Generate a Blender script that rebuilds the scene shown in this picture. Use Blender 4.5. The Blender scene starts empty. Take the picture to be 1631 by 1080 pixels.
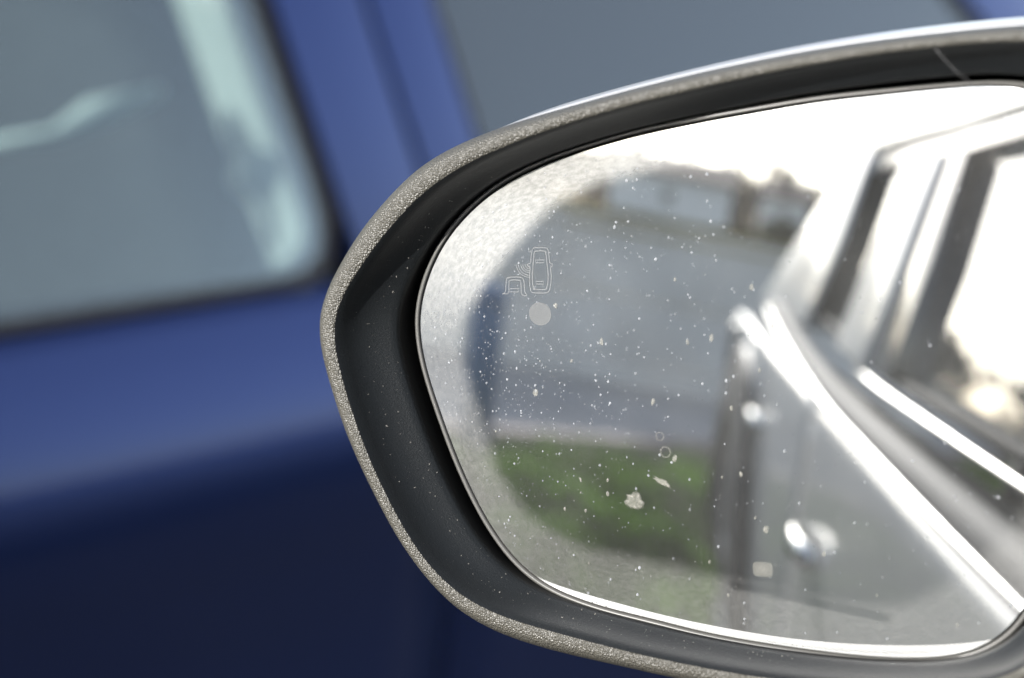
import bpy, bmesh, math, random
from mathutils import Vector, Matrix
R = math.radians
scene = bpy.context.scene
col = scene.collection
random.seed(7)

# ------------------------------------------------------------------ camera
cam_d = bpy.data.cameras.new('camera')
cam_d.sensor_width = 36.0
cam_d.lens = 70.0
cam_d.clip_start = 0.02
cam_d.clip_end = 1500
cam_d.dof.use_dof = True
cam_d.dof.focus_distance = 0.458
cam_d.dof.aperture_fstop = 7.2
cam_d.dof.aperture_blades = 9
cam = bpy.data.objects.new('camera', cam_d)
col.objects.link(cam)
CF = Vector((-0.67971, 0.67971, -0.27564))
CR = Vector((0.69179, 0.71898, 0.06705))
CU = Vector((-0.24376, 0.1451, 0.95892))
cam.matrix_world = Matrix(((CR.x, CU.x, -CF.x, 0.10301), (CR.y, CU.y, -CF.y, -0.32506),
                           (CR.z, CU.z, -CF.z, 1.15148), (0, 0, 0, 1)))
scene.camera = cam

# ------------------------------------------------------------------ light
SUN_EL, SUN_AZ = 20.5, 6.5          # azimuth: degrees to the left of straight behind
L = Vector((-math.sin(R(SUN_AZ)) * math.cos(R(SUN_EL)), -math.cos(R(SUN_AZ)) * math.cos(R(SUN_EL)), math.sin(R(SUN_EL))))
world = bpy.data.worlds.new('World')
scene.world = world
world.use_nodes = True
wn = world.node_tree.nodes
sky = wn.new('ShaderNodeTexSky')
sky.sky_type = 'NISHITA'
sky.sun_disc = False
sky.sun_elevation = R(SUN_EL)
sky.sun_rotation = math.atan2(L.x, L.y)
sky.air_density = 0.75
sky.dust_density = 0.8
wn['Background'].inputs['Strength'].default_value = 0.15
hs = wn.new('ShaderNodeHueSaturation')     # thin high haze takes some colour out of the sky
hs.inputs['Saturation'].default_value = 0.62
hs.inputs['Value'].default_value = 1.1
world.node_tree.links.new(sky.outputs[0], hs.inputs['Color'])
world.node_tree.links.new(hs.outputs[0], wn['Background'].inputs['Color'])
sun_d = bpy.data.lights.new('sun', 'SUN')
sun_d.energy = 4.0
sun_d.angle = R(0.5)
sun_d.color = (1.0, 0.97, 0.93)
sun = bpy.data.objects.new('sun', sun_d)
col.objects.link(sun)
sun.rotation_euler = (-L).to_track_quat('-Z', 'Y').to_euler()
scene.view_settings.view_transform = 'Standard'
scene.view_settings.look = 'None'
scene.view_settings.exposure = 1.12
scene.view_settings.gamma = 1.0
scene.view_settings.use_curve_mapping = False
scene.cycles.use_adaptive_sampling = True
scene.cycles.adaptive_threshold = 0.02
scene.cycles.max_bounces = 8
scene.cycles.glossy_bounces = 6
scene.cycles.transparent_max_bounces = 12
scene.cycles.sample_clamp_indirect = 12
scene.cycles.caustics_reflective = False

# ------------------------------------------------------------------ materials
def mat(name, base=(.5, .5, .5), rough=.5, metal=0.0, coat=0.0, spec=.5, var=0.0, vscale=8.0, bump=None, emit=None):
    """Principled material; var: low contrast colour noise; bump: (kind, scale, strength, distance)"""
    m = bpy.data.materials.new(name)
    m.use_nodes = True
    nt = m.node_tree
    p = nt.nodes['Principled BSDF']
    p.inputs['Base Color'].default_value = (*base, 1)
    p.inputs['Roughness'].default_value = rough
    p.inputs['Metallic'].default_value = metal
    p.inputs['Coat Weight'].default_value = coat
    p.inputs['Coat Roughness'].default_value = .03
    p.inputs['Specular IOR Level'].default_value = spec
    tc = nt.nodes.new('ShaderNodeTexCoord')
    if var:
        nz = nt.nodes.new('ShaderNodeTexNoise')
        nz.inputs['Scale'].default_value = vscale
        nz.inputs['Detail'].default_value = 6
        nt.links.new(tc.outputs['Object'], nz.inputs['Vector'])
        mr = nt.nodes.new('ShaderNodeMapRange')
        mr.inputs['From Min'].default_value = .3
        mr.inputs['From Max'].default_value = .7
        mr.inputs['To Min'].default_value = 1 - var
        mr.inputs['To Max'].default_value = 1 + var
        nt.links.new(nz.outputs['Fac'], mr.inputs['Value'])
        mx = nt.nodes.new('ShaderNodeVectorMath')
        mx.operation = 'SCALE'
        mx.inputs[0].default_value = base
        nt.links.new(mr.outputs[0], mx.inputs['Scale'])
        nt.links.new(mx.outputs[0], p.inputs['Base Color'])
    if bump:
        kind, sc, st, dist = bump
        if kind == 'cells':
            t = nt.nodes.new('ShaderNodeTexVoronoi')
            t.inputs['Randomness'].default_value = .75
            out = 'Distance'
        elif kind == 'voronoi':
            t = nt.nodes.new('ShaderNodeTexVoronoi')
            t.feature = 'SMOOTH_F1'
            t.inputs['Smoothness'].default_value = .35
            out = 'Distance'
        else:
            t = nt.nodes.new('ShaderNodeTexNoise')
            t.inputs['Detail'].default_value = 5
            out = 'Fac'
        t.inputs['Scale'].default_value = sc
        nt.links.new(tc.outputs['Object'], t.inputs['Vector'])
        b = nt.nodes.new('ShaderNodeBump')
        b.invert = kind in ('voronoi', 'cells')
        b.inputs['Strength'].default_value = st
        b.inputs['Distance'].default_value = dist
        nt.links.new(t.outputs[out], b.inputs['Height'])
        nt.links.new(b.outputs[0], p.inputs['Normal'])
    return m

def glass_mat(name, tint, dust, veil_col, ior=1.6):  # dust: share of diffuse veil; the front pane uses it to paint reflection
    m = bpy.data.materials.new(name)
    m.use_nodes = True
    nt = m.node_tree
    nt.nodes.clear()
    out = nt.nodes.new('ShaderNodeOutputMaterial')
    tr = nt.nodes.new('ShaderNodeBsdfTransparent')
    tr.inputs[0].default_value = (*tint, 1)
    gl = nt.nodes.new('ShaderNodeBsdfGlossy')
    gl.inputs['Roughness'].default_value = .01
    gl.inputs['Color'].default_value = (1, 1, 1, 1)
    fr = nt.nodes.new('ShaderNodeFresnel')
    fr.inputs[0].default_value = ior
    df = nt.nodes.new('ShaderNodeBsdfDiffuse')
    df.inputs[0].default_value = (*veil_col, 1)
    m0 = nt.nodes.new('ShaderNodeMixShader')
    m0.inputs[0].default_value = dust
    nt.links.new(tr.outputs[0], m0.inputs[1])
    nt.links.new(df.outputs[0], m0.inputs[2])
    m1 = nt.nodes.new('ShaderNodeMixShader')
    nt.links.new(fr.outputs[0], m1.inputs[0])
    nt.links.new(m0.outputs[0], m1.inputs[1])
    nt.links.new(gl.outputs[0], m1.inputs[2])
    nt.links.new(m1.outputs[0], out.inputs[0])
    return m

M = {
    'silver': mat('silver_paint', (.45, .45, .445), .40, .35, .45),
    'blue': mat('blue_paint', (.026, .048, .165), .33, .72, .6),
    'rim': mat('grained_plastic', (.072, .068, .056), .40, 0, 0, .6, bump=('cells', 2000, .95, .00032)),
    'bezel': mat('bezel_plastic', (.009, .0105, .0115), .45, 0, 0, .25, bump=('noise', 2600, .35, .0003)),
    'black': mat('black_plastic', (.012, .012, .012), .5, 0, 0, .3),
    'lip': mat('glass_holder_plastic', (.12, .118, .11), .35, 0, 0, .5),
    'chrome': mat('chrome_trim', (.85, .85, .84), .17, 1.0),
    'satin': mat('satin_trim', (.12, .115, .11), .75, 0, 0, .15),
    'rubber_brown': mat('weathered_seal', (.055, .045, .04), .7),
    'rubber': mat('rubber_seal', (.012, .012, .012), .8, 0, 0, .1),
    'gloss_black': mat('gloss_black_trim', (.008, .008, .009), .18, 0, .3),
    'cladding': mat('arch_shade_cladding', (.010, .011, .014), .6, 0, 0, .25),
    'tyre': mat('tyre_rubber', (.015, .015, .015), .8),
    'alloy': mat('alloy', (.5, .5, .5), .3, .9),
    'seat': mat('seat_fabric', (.025, .027, .03), .9, var=.2, vscale=40),
    'cabin': mat('cabin_plastic', (.03, .032, .034), .8, 0, 0, .2),
    'pillar_grey': mat('pillar_trim', (.16, .18, .19), .8),
    'webbing': mat('belt_webbing', (.54, .59, .54), .7),
    'highlight': mat('highlight_paint', (.75, .82, .80), .5),
    'glass_host': glass_mat('window_glass', (.42, .48, .44), .12, (.45, .45, .43), 2.0),
    'glass_blue': glass_mat('hazy_window_glass', (.80, .87, .86), .10, (.50, .54, .53)),
    'glass_front': glass_mat('sheen_window_glass', (.80, .87, .86), .27, (.50, .57, .59)),  # paler copy of the same glass; its veil paints in a brighter reflection
    'glass_edge': mat('glass_edge', (.10, .30, .20), .2, 0, 0, .6),
    'asphalt': mat('asphalt', (.055, .055, .057), .85, var=.25, vscale=3, bump=('noise', 300, .4, .004)),
    'paving': mat('paving', (.34, .335, .33), .95, spec=.15, var=.15, vscale=1.2),
    'soil': mat('verge_soil', (.05, .07, .02), 1.0, spec=0, var=.4, vscale=9),
    'bankgrass': mat('bank_grass', (.070, .064, .018), 1.0, spec=0, var=.45, vscale=.6),
    'concrete': mat('wall_concrete', (.56, .535, .50), 1.0, spec=.1, var=.16, vscale=1.6, bump=('noise', 60, .3, .006)),
    'plinth': mat('wall_plinth', (.20, .16, .15), .9, var=.2, vscale=6),
    'bluepost': mat('post_paint', (.07, .15, .28), .9, 0, 0, .05),
    'render_white': mat('house_render', (.72, .71, .69), .9, var=.08, vscale=1),
    'roof': mat('roof_tile', (.12, .085, .07), .85, var=.2, vscale=4),
    'bark': mat('bark', (.07, .055, .045), .95, var=.3, vscale=5),
    'window': mat('house_window', (.03, .035, .04), .1),
}

def leaf_mat(name, c, tr=.3):
    m = bpy.data.materials.new(name)
    m.use_nodes = True
    nt = m.node_tree
    p = nt.nodes['Principled BSDF']
    p.inputs['Roughness'].default_value = .9
    p.inputs['Specular IOR Level'].default_value = .05
    inf = nt.nodes.new('ShaderNodeTexNoise')
    inf.inputs['Scale'].default_value = 4.0
    tc = nt.nodes.new('ShaderNodeTexCoord')
    nt.links.new(tc.outputs['Object'], inf.inputs['Vector'])
    r = nt.nodes.new('ShaderNodeValToRGB')
    r.color_ramp.elements[0].position = .35
    r.color_ramp.elements[0].color = (c[0] * .4, c[1] * .4, c[2] * .5, 1)
    r.color_ramp.elements[1].position = .68
    r.color_ramp.elements[1].color = (c[0] * 1.3, c[1] * 1.3, c[2], 1)
    nt.links.new(inf.outputs['Fac'], r.inputs[0])
    nt.links.new(r.outputs[0], p.inputs['Base Color'])
    tl = nt.nodes.new('ShaderNodeBsdfTranslucent')
    nt.links.new(r.outputs[0], tl.inputs[0])
    mx = nt.nodes.new('ShaderNodeMixShader')
    mx.inputs[0].default_value = tr
    nt.links.new(p.outputs[0], mx.inputs[1])
    nt.links.new(tl.outputs[0], mx.inputs[2])
    nt.links.new(mx.outputs[0], nt.nodes['Material Output'].inputs[0])
    return m
M['grass'] = leaf_mat('grass_blades', (.075, .15, .018), .5)
M['twigs'] = leaf_mat('winter_twigs', (.085, .068, .05), .0)
M['evergreen'] = leaf_mat('evergreen_leaves', (.07, .075, .04), .05)

def film_mat(name, c, clear):
    m = mat(name, c, .8)
    nt = m.node_tree
    tr = nt.nodes.new('ShaderNodeBsdfTransparent')
    mx = nt.nodes.new('ShaderNodeMixShader')
    mx.inputs[0].default_value = clear
    if name.startswith('dried'):
        at = nt.nodes.new('ShaderNodeAttribute')
        at.attribute_name = 'clear'
        nt.links.new(at.outputs['Fac'], mx.inputs[0])
    nt.links.new(nt.nodes['Principled BSDF'].outputs[0], mx.inputs[1])
    nt.links.new(tr.outputs[0], mx.inputs[2])
    nt.links.new(mx.outputs[0], nt.nodes['Material Output'].inputs[0])
    return m
M['icon'] = film_mat('etched_symbol', (.34, .34, .33), .68)
M['lamp'] = film_mat('warning_lamp_etching', (.28, .28, .27), .70)
M['dust'] = film_mat('dried_dust', (.44, .46, .48), .62)
M['lint'] = mat('lint', (.22, .21, .19), .9)
M['strand'] = film_mat('thread', (.4, .4, .4), .6)
M['splash_glint'] = film_mat('dried_splash_and_glint', (.40, .39, .34), .66)
# mirror glass: silvered glass under a film of dirt
def mirror_material():
    m = bpy.data.materials.new('mirror_glass')
    m.use_nodes = True
    nt = m.node_tree
    N, K = nt.nodes, nt.links
    N.clear()
    def math_(op, a, b=None, c=None, clamp=False):
        n = N.new('ShaderNodeMath')
        n.operation = op
        n.use_clamp = clamp
        for i, v in enumerate((a, b, c)):
            if v is None:
                continue
            if isinstance(v, (int, float)):
                n.inputs[i].default_value = v
            else:
                K.new(v, n.inputs[i])
        return n.outputs[0]
    def attr(n):
        a = N.new('ShaderNodeAttribute')
        a.attribute_name = n
        return a.outputs['Fac']
    def ramp(v, a, b, lo=0.0, hi=1.0):
        n = N.new('ShaderNodeMapRange')
        n.interpolation_type = 'SMOOTHSTEP'
        K.new(v, n.inputs['Value'])
        for i, q in (('From Min', a), ('From Max', b), ('To Min', lo), ('To Max', hi)):
            n.inputs[i].default_value = q
        return n.outputs[0]
    tc = N.new('ShaderNodeTexCoord')
    def noise(scale, detail=4, rot=0, sx=1, sy=1):
        mp = N.new('ShaderNodeMapping')
        mp.inputs['Rotation'].default_value[2] = rot
        mp.inputs['Scale'].default_value = (sx, sy, 1)
        K.new(tc.outputs['Object'], mp.inputs['Vector'])
        n = N.new('ShaderNodeTexNoise')
        n.inputs['Scale'].default_value = scale
        n.inputs['Detail'].default_value = detail
        K.new(mp.outputs[0], n.inputs['Vector'])
        return n.outputs['Fac']
    dk, de, fs, wipe, along = attr('from_clean'), attr('from_edge'), attr('film'), attr('wiped'), attr('along')
    wob = math_('MULTIPLY', math_('SUBTRACT', noise(160, 8), .5), 2.2)
    d = math_('ADD', dk, wob)
    body = ramp(d, -1.2, 4.2)
    # streaks running along the rim, fine speckle
    cmb = N.new('ShaderNodeCombineXYZ')
    K.new(math_('MULTIPLY', de, 1.0), cmb.inputs[0])
    K.new(math_('MULTIPLY', along, 3.5), cmb.inputs[1])
    st = N.new('ShaderNodeTexNoise')
    st.inputs['Scale'].default_value = 1.3
    st.inputs['Detail'].default_value = 5
    K.new(cmb.outputs[0], st.inputs['Vector'])
    streak = ramp(st.outputs['Fac'], .25, .75, .72, 1.15)
    fine = ramp(noise(2200, 4), .3, .75, .90, 1.10)
    film = math_('MULTIPLY', math_('MULTIPLY', body, fs), math_('MULTIPLY', streak, fine))
    film = math_('MULTIPLY', film, math_('SUBTRACT', 1.0, math_('MULTIPLY', wipe, .8)))
    edge_n = math_('MULTIPLY', math_('SUBTRACT', noise(800, 8), .5), 1.1)
    edge = math_('MULTIPLY', math_('POWER', math_('MULTIPLY', math_('SUBTRACT', 1.45, math_('ADD', de, edge_n)), .62, clamp=True), 1.5), .26)
    haze = ramp(noise(30, 6), .3, .8, .045, .095)
    tot = math_('MAXIMUM', math_('ADD', film, haze), edge)
    # fine dust specks
    vo = N.new('ShaderNodeTexVoronoi')
    vo.inputs['Scale'].default_value = 1300
    K.new(tc.outputs['Object'], vo.inputs['Vector'])
    rnd = N.new('ShaderNodeSeparateColor')
    K.new(vo.outputs['Color'], rnd.inputs[0])
    keep = math_('LESS_THAN', rnd.outputs[0], math_('MULTIPLY', attr('specks'), .55))
    sp = math_('MULTIPLY', ramp(vo.outputs['Distance'], .26, .10), keep)
    tot = math_('MAXIMUM', tot, math_('MULTIPLY', sp, .35), clamp=True)
    gl = N.new('ShaderNodeBsdfGlossy')
    gl.inputs['Color'].default_value = (.72, .735, .735, 1)
    gl.inputs['Roughness'].default_value = 0.0
    df = N.new('ShaderNodeBsdfDiffuse')
    df.inputs[0].default_value = (.44, .44, .42, 1)
    mx = N.new('ShaderNodeMixShader')
    K.new(tot, mx.inputs[0])
    K.new(gl.outputs[0], mx.inputs[1])
    K.new(df.outputs[0], mx.inputs[2])
    out = N.new('ShaderNodeOutputMaterial')
    K.new(mx.outputs[0], out.inputs[0])
    return m
M['mirror'] = mirror_material()

# ------------------------------------------------------------------ helpers
def mk(name, verts, faces, m, parent=None, smooth=True):
    me = bpy.data.meshes.new(name)
    me.from_pydata([tuple(v) for v in verts], [], faces)
    me.update()
    o = bpy.data.objects.new(name, me)
    col.objects.link(o)
    if m:
        me.materials.append(M[m] if isinstance(m, str) else m)
    if smooth:
        me.polygons.foreach_set('use_smooth', [True] * len(me.polygons))
    if parent:
        o.parent = parent
    return o

def fix_normals(o):
    bm = bmesh.new()
    bm.from_mesh(o.data)
    bmesh.ops.recalc_face_normals(bm, faces=bm.faces)
    bm.to_mesh(o.data)
    bm.free()
    return o

def empty(name, loc=(0, 0, 0), label=None, cat=None, group=None):
    o = bpy.data.objects.new(name, None)
    col.objects.link(o)
    o.location = loc
    o.empty_display_size = .05
    tag(o, label, cat, group)
    return o

def tag(o, label=None, cat=None, group=None, kind=None):
    for k, v in (('label', label), ('category', cat), ('group', group), ('kind', kind)):
        if v:
            o[k] = v
    return o

def loft(name, rings, m, parent=None, closed=True, cap0=False, cap1=False):
    n = len(rings[0])
    V = [p for r in rings for p in r]
    F = []
    for i in range(len(rings) - 1):
        for j in range(n if closed else n - 1):
            k = (j + 1) % n
            F.append((i * n + j, i * n + k, (i + 1) * n + k, (i + 1) * n + j))
    if cap0:
        F.append(tuple(range(n))[::-1])
    if cap1:
        F.append(tuple((len(rings) - 1) * n + j for j in range(n)))
    return fix_normals(mk(name, V, F, m, parent))

def tube(name, path, rad, m, parent=None, n=10, flat=1.0):
    path = [Vector(p) for p in path]
    rings = []
    for i, p in enumerate(path):
        t = (path[min(i + 1, len(path) - 1)] - path[max(i - 1, 0)]).normalized()
        a = Vector((0, 0, 1)).cross(t)
        if a.length < .05:
            a = Vector((1, 0, 0)).cross(t)
        a.normalize()
        b = t.cross(a)
        rr = rad[i] if isinstance(rad, (list, tuple)) else rad
        rings.append([p + (a * math.cos(q) + b * math.sin(q) * flat) * rr for q in (2 * math.pi * k / n for k in range(n))])
    return loft(name, rings, m, parent, True, True, True)

def box(name, lo, hi, m, parent=None, bev=0.0, rotz=0.0):
    bm = bmesh.new()
    bmesh.ops.create_cube(bm, size=1)
    c = [(a + b) / 2 for a, b in zip(lo, hi)]
    for v in bm.verts:
        v.co = Vector([v.co[i] * (hi[i] - lo[i]) for i in range(3)])
    if bev:
        bmesh.ops.bevel(bm, geom=bm.edges[:], offset=bev, segments=3, profile=.6, affect='EDGES')
    rot = Matrix.Rotation(rotz, 4, 'Z')
    for v in bm.verts:
        v.co = rot @ v.co + Vector(c)
    me = bpy.data.meshes.new(name)
    bm.to_mesh(me)
    bm.free()
    o = bpy.data.objects.new(name, me)
    col.objects.link(o)
    me.materials.append(M[m])
    if bev:
        me.polygons.foreach_set('use_smooth', [True] * len(me.polygons))
    if parent:
        o.parent = parent
    return o

def lathe(name, prof, m, parent=None, axis='X', n=48, loc=(0, 0, 0)):
    rings = []
    for (r, h) in prof:
        ring = []
        for k in range(n):
            q = 2 * math.pi * k / n
            c, s = r * math.cos(q), r * math.sin(q)
            ring.append((loc[0] + h, loc[1] + c, loc[2] + s) if axis == 'X' else (loc[0] + c, loc[1] + s, loc[2] + h))
        rings.append(ring)
    return loft(name, rings, m, parent, True, True, True)

# ------------------------------------------------------------------ ground and surroundings
ground = mk('ground', [(-300, -11.9, 0), (300, -11.9, 0), (300, 300, 0), (-300, 300, 0)], [(0, 1, 2, 3)], 'asphalt', None, False)
tag(ground, kind='structure')
# grassy bank behind the wall
bv, bf = [], []
NX, NY = 40, 16
for j in range(NY + 1):
    for i in range(NX + 1):
        x = -80 + 160 * i / NX
        y = -11.9 - 51.3 * (j / NY)
        z = -.01 + 1.9 * min(1, max(0, (-y - 12.5) / 31)) ** 1.3 + (random.uniform(-.08, .08) if j > 1 else 0)
        bv.append((x, y, z))
for j in range(NY):
    for i in range(NX):
        a = j * (NX + 1) + i
        bf.append((a, a + NX + 1, a + NX + 2, a + 1))
# far ground behind the bank's crest
n0 = len(bv)
bv += [(-80, -63.2, 1.8), (80, -63.2, 1.8), (300, -300, 2.0), (-300, -300, 2.0)]
bf.append((n0 + 1, n0, n0 + 3, n0 + 2))
bank = fix_normals(mk('bank', bv, bf, 'bankgrass'))
tag(bank, kind='structure')
verge = mk('verge', [(-2.6, -2.75, .012), (3.2, -2.75, .012), (3.2, -7.55, .012), (.15, -5.33, .012), (-.85, -4.60, .012), (-2.6, -3.33, .012)],
           [(5, 4, 3, 2, 1, 0)], 'soil', None, False)
fix_normals(verge)
kd = Vector((1.1, -.8, 0)).normalized()
kn = Vector((.8, 1.1, 0)).normalized()
k0 = Vector((-.85, -4.60, 0))
pv = [k0 - kd * 6 - kn * .16, k0 + kd * 9 - kn * .16, Vector((9.5, -9.5, 0)), Vector((-9, -6.95, 0))]
pavement = fix_normals(mk('pavement', [(p.x, p.y, .006) for p in pv], [(0, 1, 2, 3)], 'paving', None, False))
tag(pavement, kind='structure')
kerb = empty('kerb', k0 - kd * 6, 'pinkish brown kerb of short stones along the far side of the grass', 'kerb')
for i in range(16):
    a, b = kd * (i * .92), kd * (i * .92 + .905)
    V_ = [(q + kn * s_) for q in (a, b) for s_ in (-.15, -.02)]
    W_ = [(v.x, v.y, .0) for v in V_] + [(v.x, v.y, .12) for v in V_]
    fix_normals(mk('kerbstone', W_, [(0, 1, 3, 2), (4, 6, 7, 5), (0, 4, 5, 1), (2, 3, 7, 6), (0, 2, 6, 4), (1, 5, 7, 3)], 'plinth', kerb, False))
tag(verge, kind='structure')
# grass on the verge
def in_verge(x, y):
    return -2.6 < x < 3.1 and y < -2.75 and y > -4.60 - (x + .85) * .727 + .10
gv, gf = [], []
for _ in range(15000):
    while True:
        x, y = random.uniform(-2.6, 2.0), random.uniform(-6.7, -2.75)
        if in_verge(x, y):
            break
    clump = .5 + .5 * math.sin(x * 5.1 + 1.3 * math.sin(y * 3.7)) * math.sin(y * 4.3 + x)
    h = random.uniform(.05, .11) + .12 * clump * random.random()
    w = random.uniform(.004, .008)
    a = random.uniform(0, 6.28)
    lx, ly = random.gauss(0, .04), random.gauss(0, .04)
    dx, dy = math.cos(a) * w, math.sin(a) * w
    b = len(gv)
    gv += [(x - dx, y - dy, .01), (x + dx, y + dy, .01), (x + dx * .7 + lx * .4, y + dy * .7 + ly * .4, .01 + h * .55),
           (x - dx * .7 + lx * .4, y - dy * .7 + ly * .4, .01 + h * .55), (x + lx, y + ly, .01 + h)]
    gf += [(b, b + 1, b + 2, b + 3), (b + 3, b + 2, b + 4)]
tag(mk('grass', gv, gf, 'grass', None, False), 'lush green grass on the verge behind the silver car', 'grass', kind='stuff')

# low leafy shrubs on the verge, their tops in the sun
def shrub(x, y, r, h, label):
    s = empty('shrub', (x, y, .012), label, 'shrub', 'low shrubs on the verge')
    V, F = [], []
    for _ in range(620):
        a, q = random.uniform(0, 6.283), math.sqrt(random.random())
        zz = h * math.sqrt(max(0, 1 - q * q)) * random.uniform(.25, 1.05)
        p = Vector((math.cos(a) * q * r, math.sin(a) * q * r * .7, .03 + zz))
        u = Vector((random.gauss(0, 1), random.gauss(0, 1), random.gauss(0, .6))).normalized() * random.uniform(.018, .04)
        w = Vector((random.gauss(0, 1), random.gauss(0, 1), random.gauss(0, 1))).cross(u).normalized() * u.length * .5
        b = len(V)
        V += [p - u, p + w, p + u, p - w]
        F.append((b, b + 1, b + 2, b + 3))
    lv = mk('leaves', V, F, 'shrubleaf', s, False)
    lv['kind'] = 'stuff'
    for k in range(5):
        a = k * 1.257
        tube('stem', [(0, 0, 0), (math.cos(a) * r * .3, math.sin(a) * r * .25, h * .4), (math.cos(a) * r * .6, math.sin(a) * r * .4, h * .75)], [.008, .006, .003], 'bark', s, 6)
M['shrubleaf'] = leaf_mat('shrub_leaves', (.075, .16, .016), .5)
for x, y, r, h, lb in ((-1.15, -3.45, .30, .15, 'leafy green shrub nearest the blue post, in the mirror'), (-.62, -3.7, .34, .16, 'tall leafy green shrub second from the blue post, in the mirror'),
                       (-.22, -3.4, .26, .14, 'smallest leafy green shrub, low in the mirror left of the flank'), (.05, -4.0, .34, .17, 'leafy green shrub beside the silver flank, farthest from the blue post'),
                       (-.50, -3.15, .22, .12, 'lowest green shrub at the lower edge of the mirror view')):
    shrub(x, y, r, h, lb)

# concrete wall behind the verge
wall = empty('garden_wall', (-9.0, -6.75, 0), 'low grey concrete panel wall behind the grass, seen in the mirror', 'wall')
wall.rotation_euler = (0, 0, math.atan2(-.14, 1))
box('plinth', (0, -.09, 0), (18, .09, .16), 'concrete', wall, .012)
for i in range(9):
    for k in range(2):
        box('panel', (.06 + i * 2.0, -.035, .165 + k * .45), (1.94 + i * 2.0, .035, .605 + k * .45), 'concrete', wall, .008)
for i in range(10):
    box('post', (-.06 + i * 2.0, -.06, .162), (.058 + i * 2.0, .06, 1.075), 'concrete', wall, .008)
box('coping', (-.1, -.10, 1.078), (18.1, .10, 1.135), 'concrete', wall, .012)

# blue post in front of the wall
post = empty('bollard', (-.93, -4.36, 0), 'short blue post standing in the grass before the grey wall', 'bollard')
lathe('post', [(.07, 0), (.07, .66), (.068, .67)], 'bluepost', post, 'Z', 32)
lathe('cap', [(.078, .672), (.078, .72), (.06, .742), (.02, .752)], 'bluepost', post, 'Z', 32)
lathe('base_plate', [(.11, .004), (.11, .022), (.072, .024)], 'cladding', post, 'Z', 32)

def house(name, label, x0, x1, y0, y1, zb, ze, zr, wallm, wins):
    h = empty(name, ((x0 + x1) / 2, y0, zb), label, 'house')
    cx = (x0 + x1) / 2
    X0, X1, D, E, T = x0 - cx, x1 - cx, y1 - y0, ze - zb, zr - zb
    V = [(X0, 0, 0), (X1, 0, 0), (X1, D, 0), (X0, D, 0), (X0, 0, E), (X1, 0, E), (X1, D, E), (X0, D, E), (X0, D / 2, T), (X1, D / 2, T)]
    mk('wall', V, [(0, 1, 5, 4), (1, 2, 6, 9, 5), (2, 3, 7, 6), (3, 0, 4, 8, 7)], wallm, h, False)
    o = .25
    rf = mk('roof', [(X0 - o, o, E - .05), (X1 + o, o, E - .05), (X1 + o, D / 2, T + .1), (X0 - o, D / 2, T + .1), (X1 + o, D - o, E - .05), (X0 - o, D - o, E - .05),
                     (X0 - o, o, E + .1), (X1 + o, o, E + .1), (X1 + o, D / 2, T + .28), (X0 - o, D / 2, T + .28), (X1 + o, D - o, E + .1), (X0 - o, D - o, E + .1)],
            [(0, 1, 2, 3), (3, 2, 4, 5), (6, 9, 8, 7), (9, 11, 10, 8), (0, 6, 7, 1), (5, 4, 10, 11), (0, 3, 9, 6), (3, 5, 11, 9), (1, 7, 8, 2), (2, 8, 10, 4)], 'roof', h, False)
    box('chimney', (X0 + .5, D / 2 - .25, T - .1), (X0 + 1.0, D / 2 + .25, T + .9), 'roof', rf, .02)
    for wx, wz in wins:
        w = box('window', (X0 + wx, -.01, wz), (X0 + wx + .45, .05, wz + .45), 'window', h)
        box('frame', (X0 + wx - .05, .052, wz - .06), (X0 + wx + .50, .09, wz - .005), 'render_white', w)
    return h
house('cottage', 'low white rendered house with brown roof, beyond the wall in the mirror', -3.4, 1.6, -46, -52, 1.6, 3.55, 4.3, 'render_white', [(2.2, .9)])
house('shed', 'narrow pale outbuilding right of the white house, in the mirror', 2.9, 4.6, -45, -49, 1.6, 3.4, 3.9, 'render_white', [(.5, .9)])

def tree(x, y, zb, ht, rad, m, label):
    t = empty('tree', (x, y, zb), label, 'tree', 'trees behind the houses')
    rings = []
    for z, r in ((0, .16), (ht * .3, .12), (ht * .6, .07), (ht * .9, .02)):
        rings.append([(math.cos(q) * r + .15 * math.sin(z), math.sin(q) * r, z) for q in (k * math.pi / 4 for k in range(8))])
    tk = loft('trunk', rings, 'bark', t, True, True, True)
    for k in range(7):
        a, z = k * 2.4 + random.random(), ht * (.3 + .08 * k)
        tube('limb', [(0, 0, z), (math.cos(a) * rad * .5, math.sin(a) * rad * .5, z + ht * .12), (math.cos(a) * rad * .9, math.sin(a) * rad * .9, z + ht * .2)], [.06, .04, .012], 'bark', tk, 6)
    cl = [(random.gauss(0, rad * .42), random.gauss(0, rad * .42), ht * random.uniform(.38, .92)) for _ in range(14)]
    V, F = [], []
    for _ in range(900):
        c = random.choice(cl)
        p = Vector((random.gauss(c[0], rad * .22), random.gauss(c[1], rad * .22), random.gauss(c[2], ht * .07)))
        s = random.uniform(.06, .16)
        u = Vector((random.gauss(0, 1), random.gauss(0, 1), random.gauss(0, 1))).normalized()
        w = u.orthogonal().normalized() * s * .5
        b = len(V)
        V += [p - u * s, p + w, p + u * s, p - w]
        F.append((b, b + 1, b + 2, b + 3))
    c = mk('crown', V, F, m, t, False)
    return t
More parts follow.
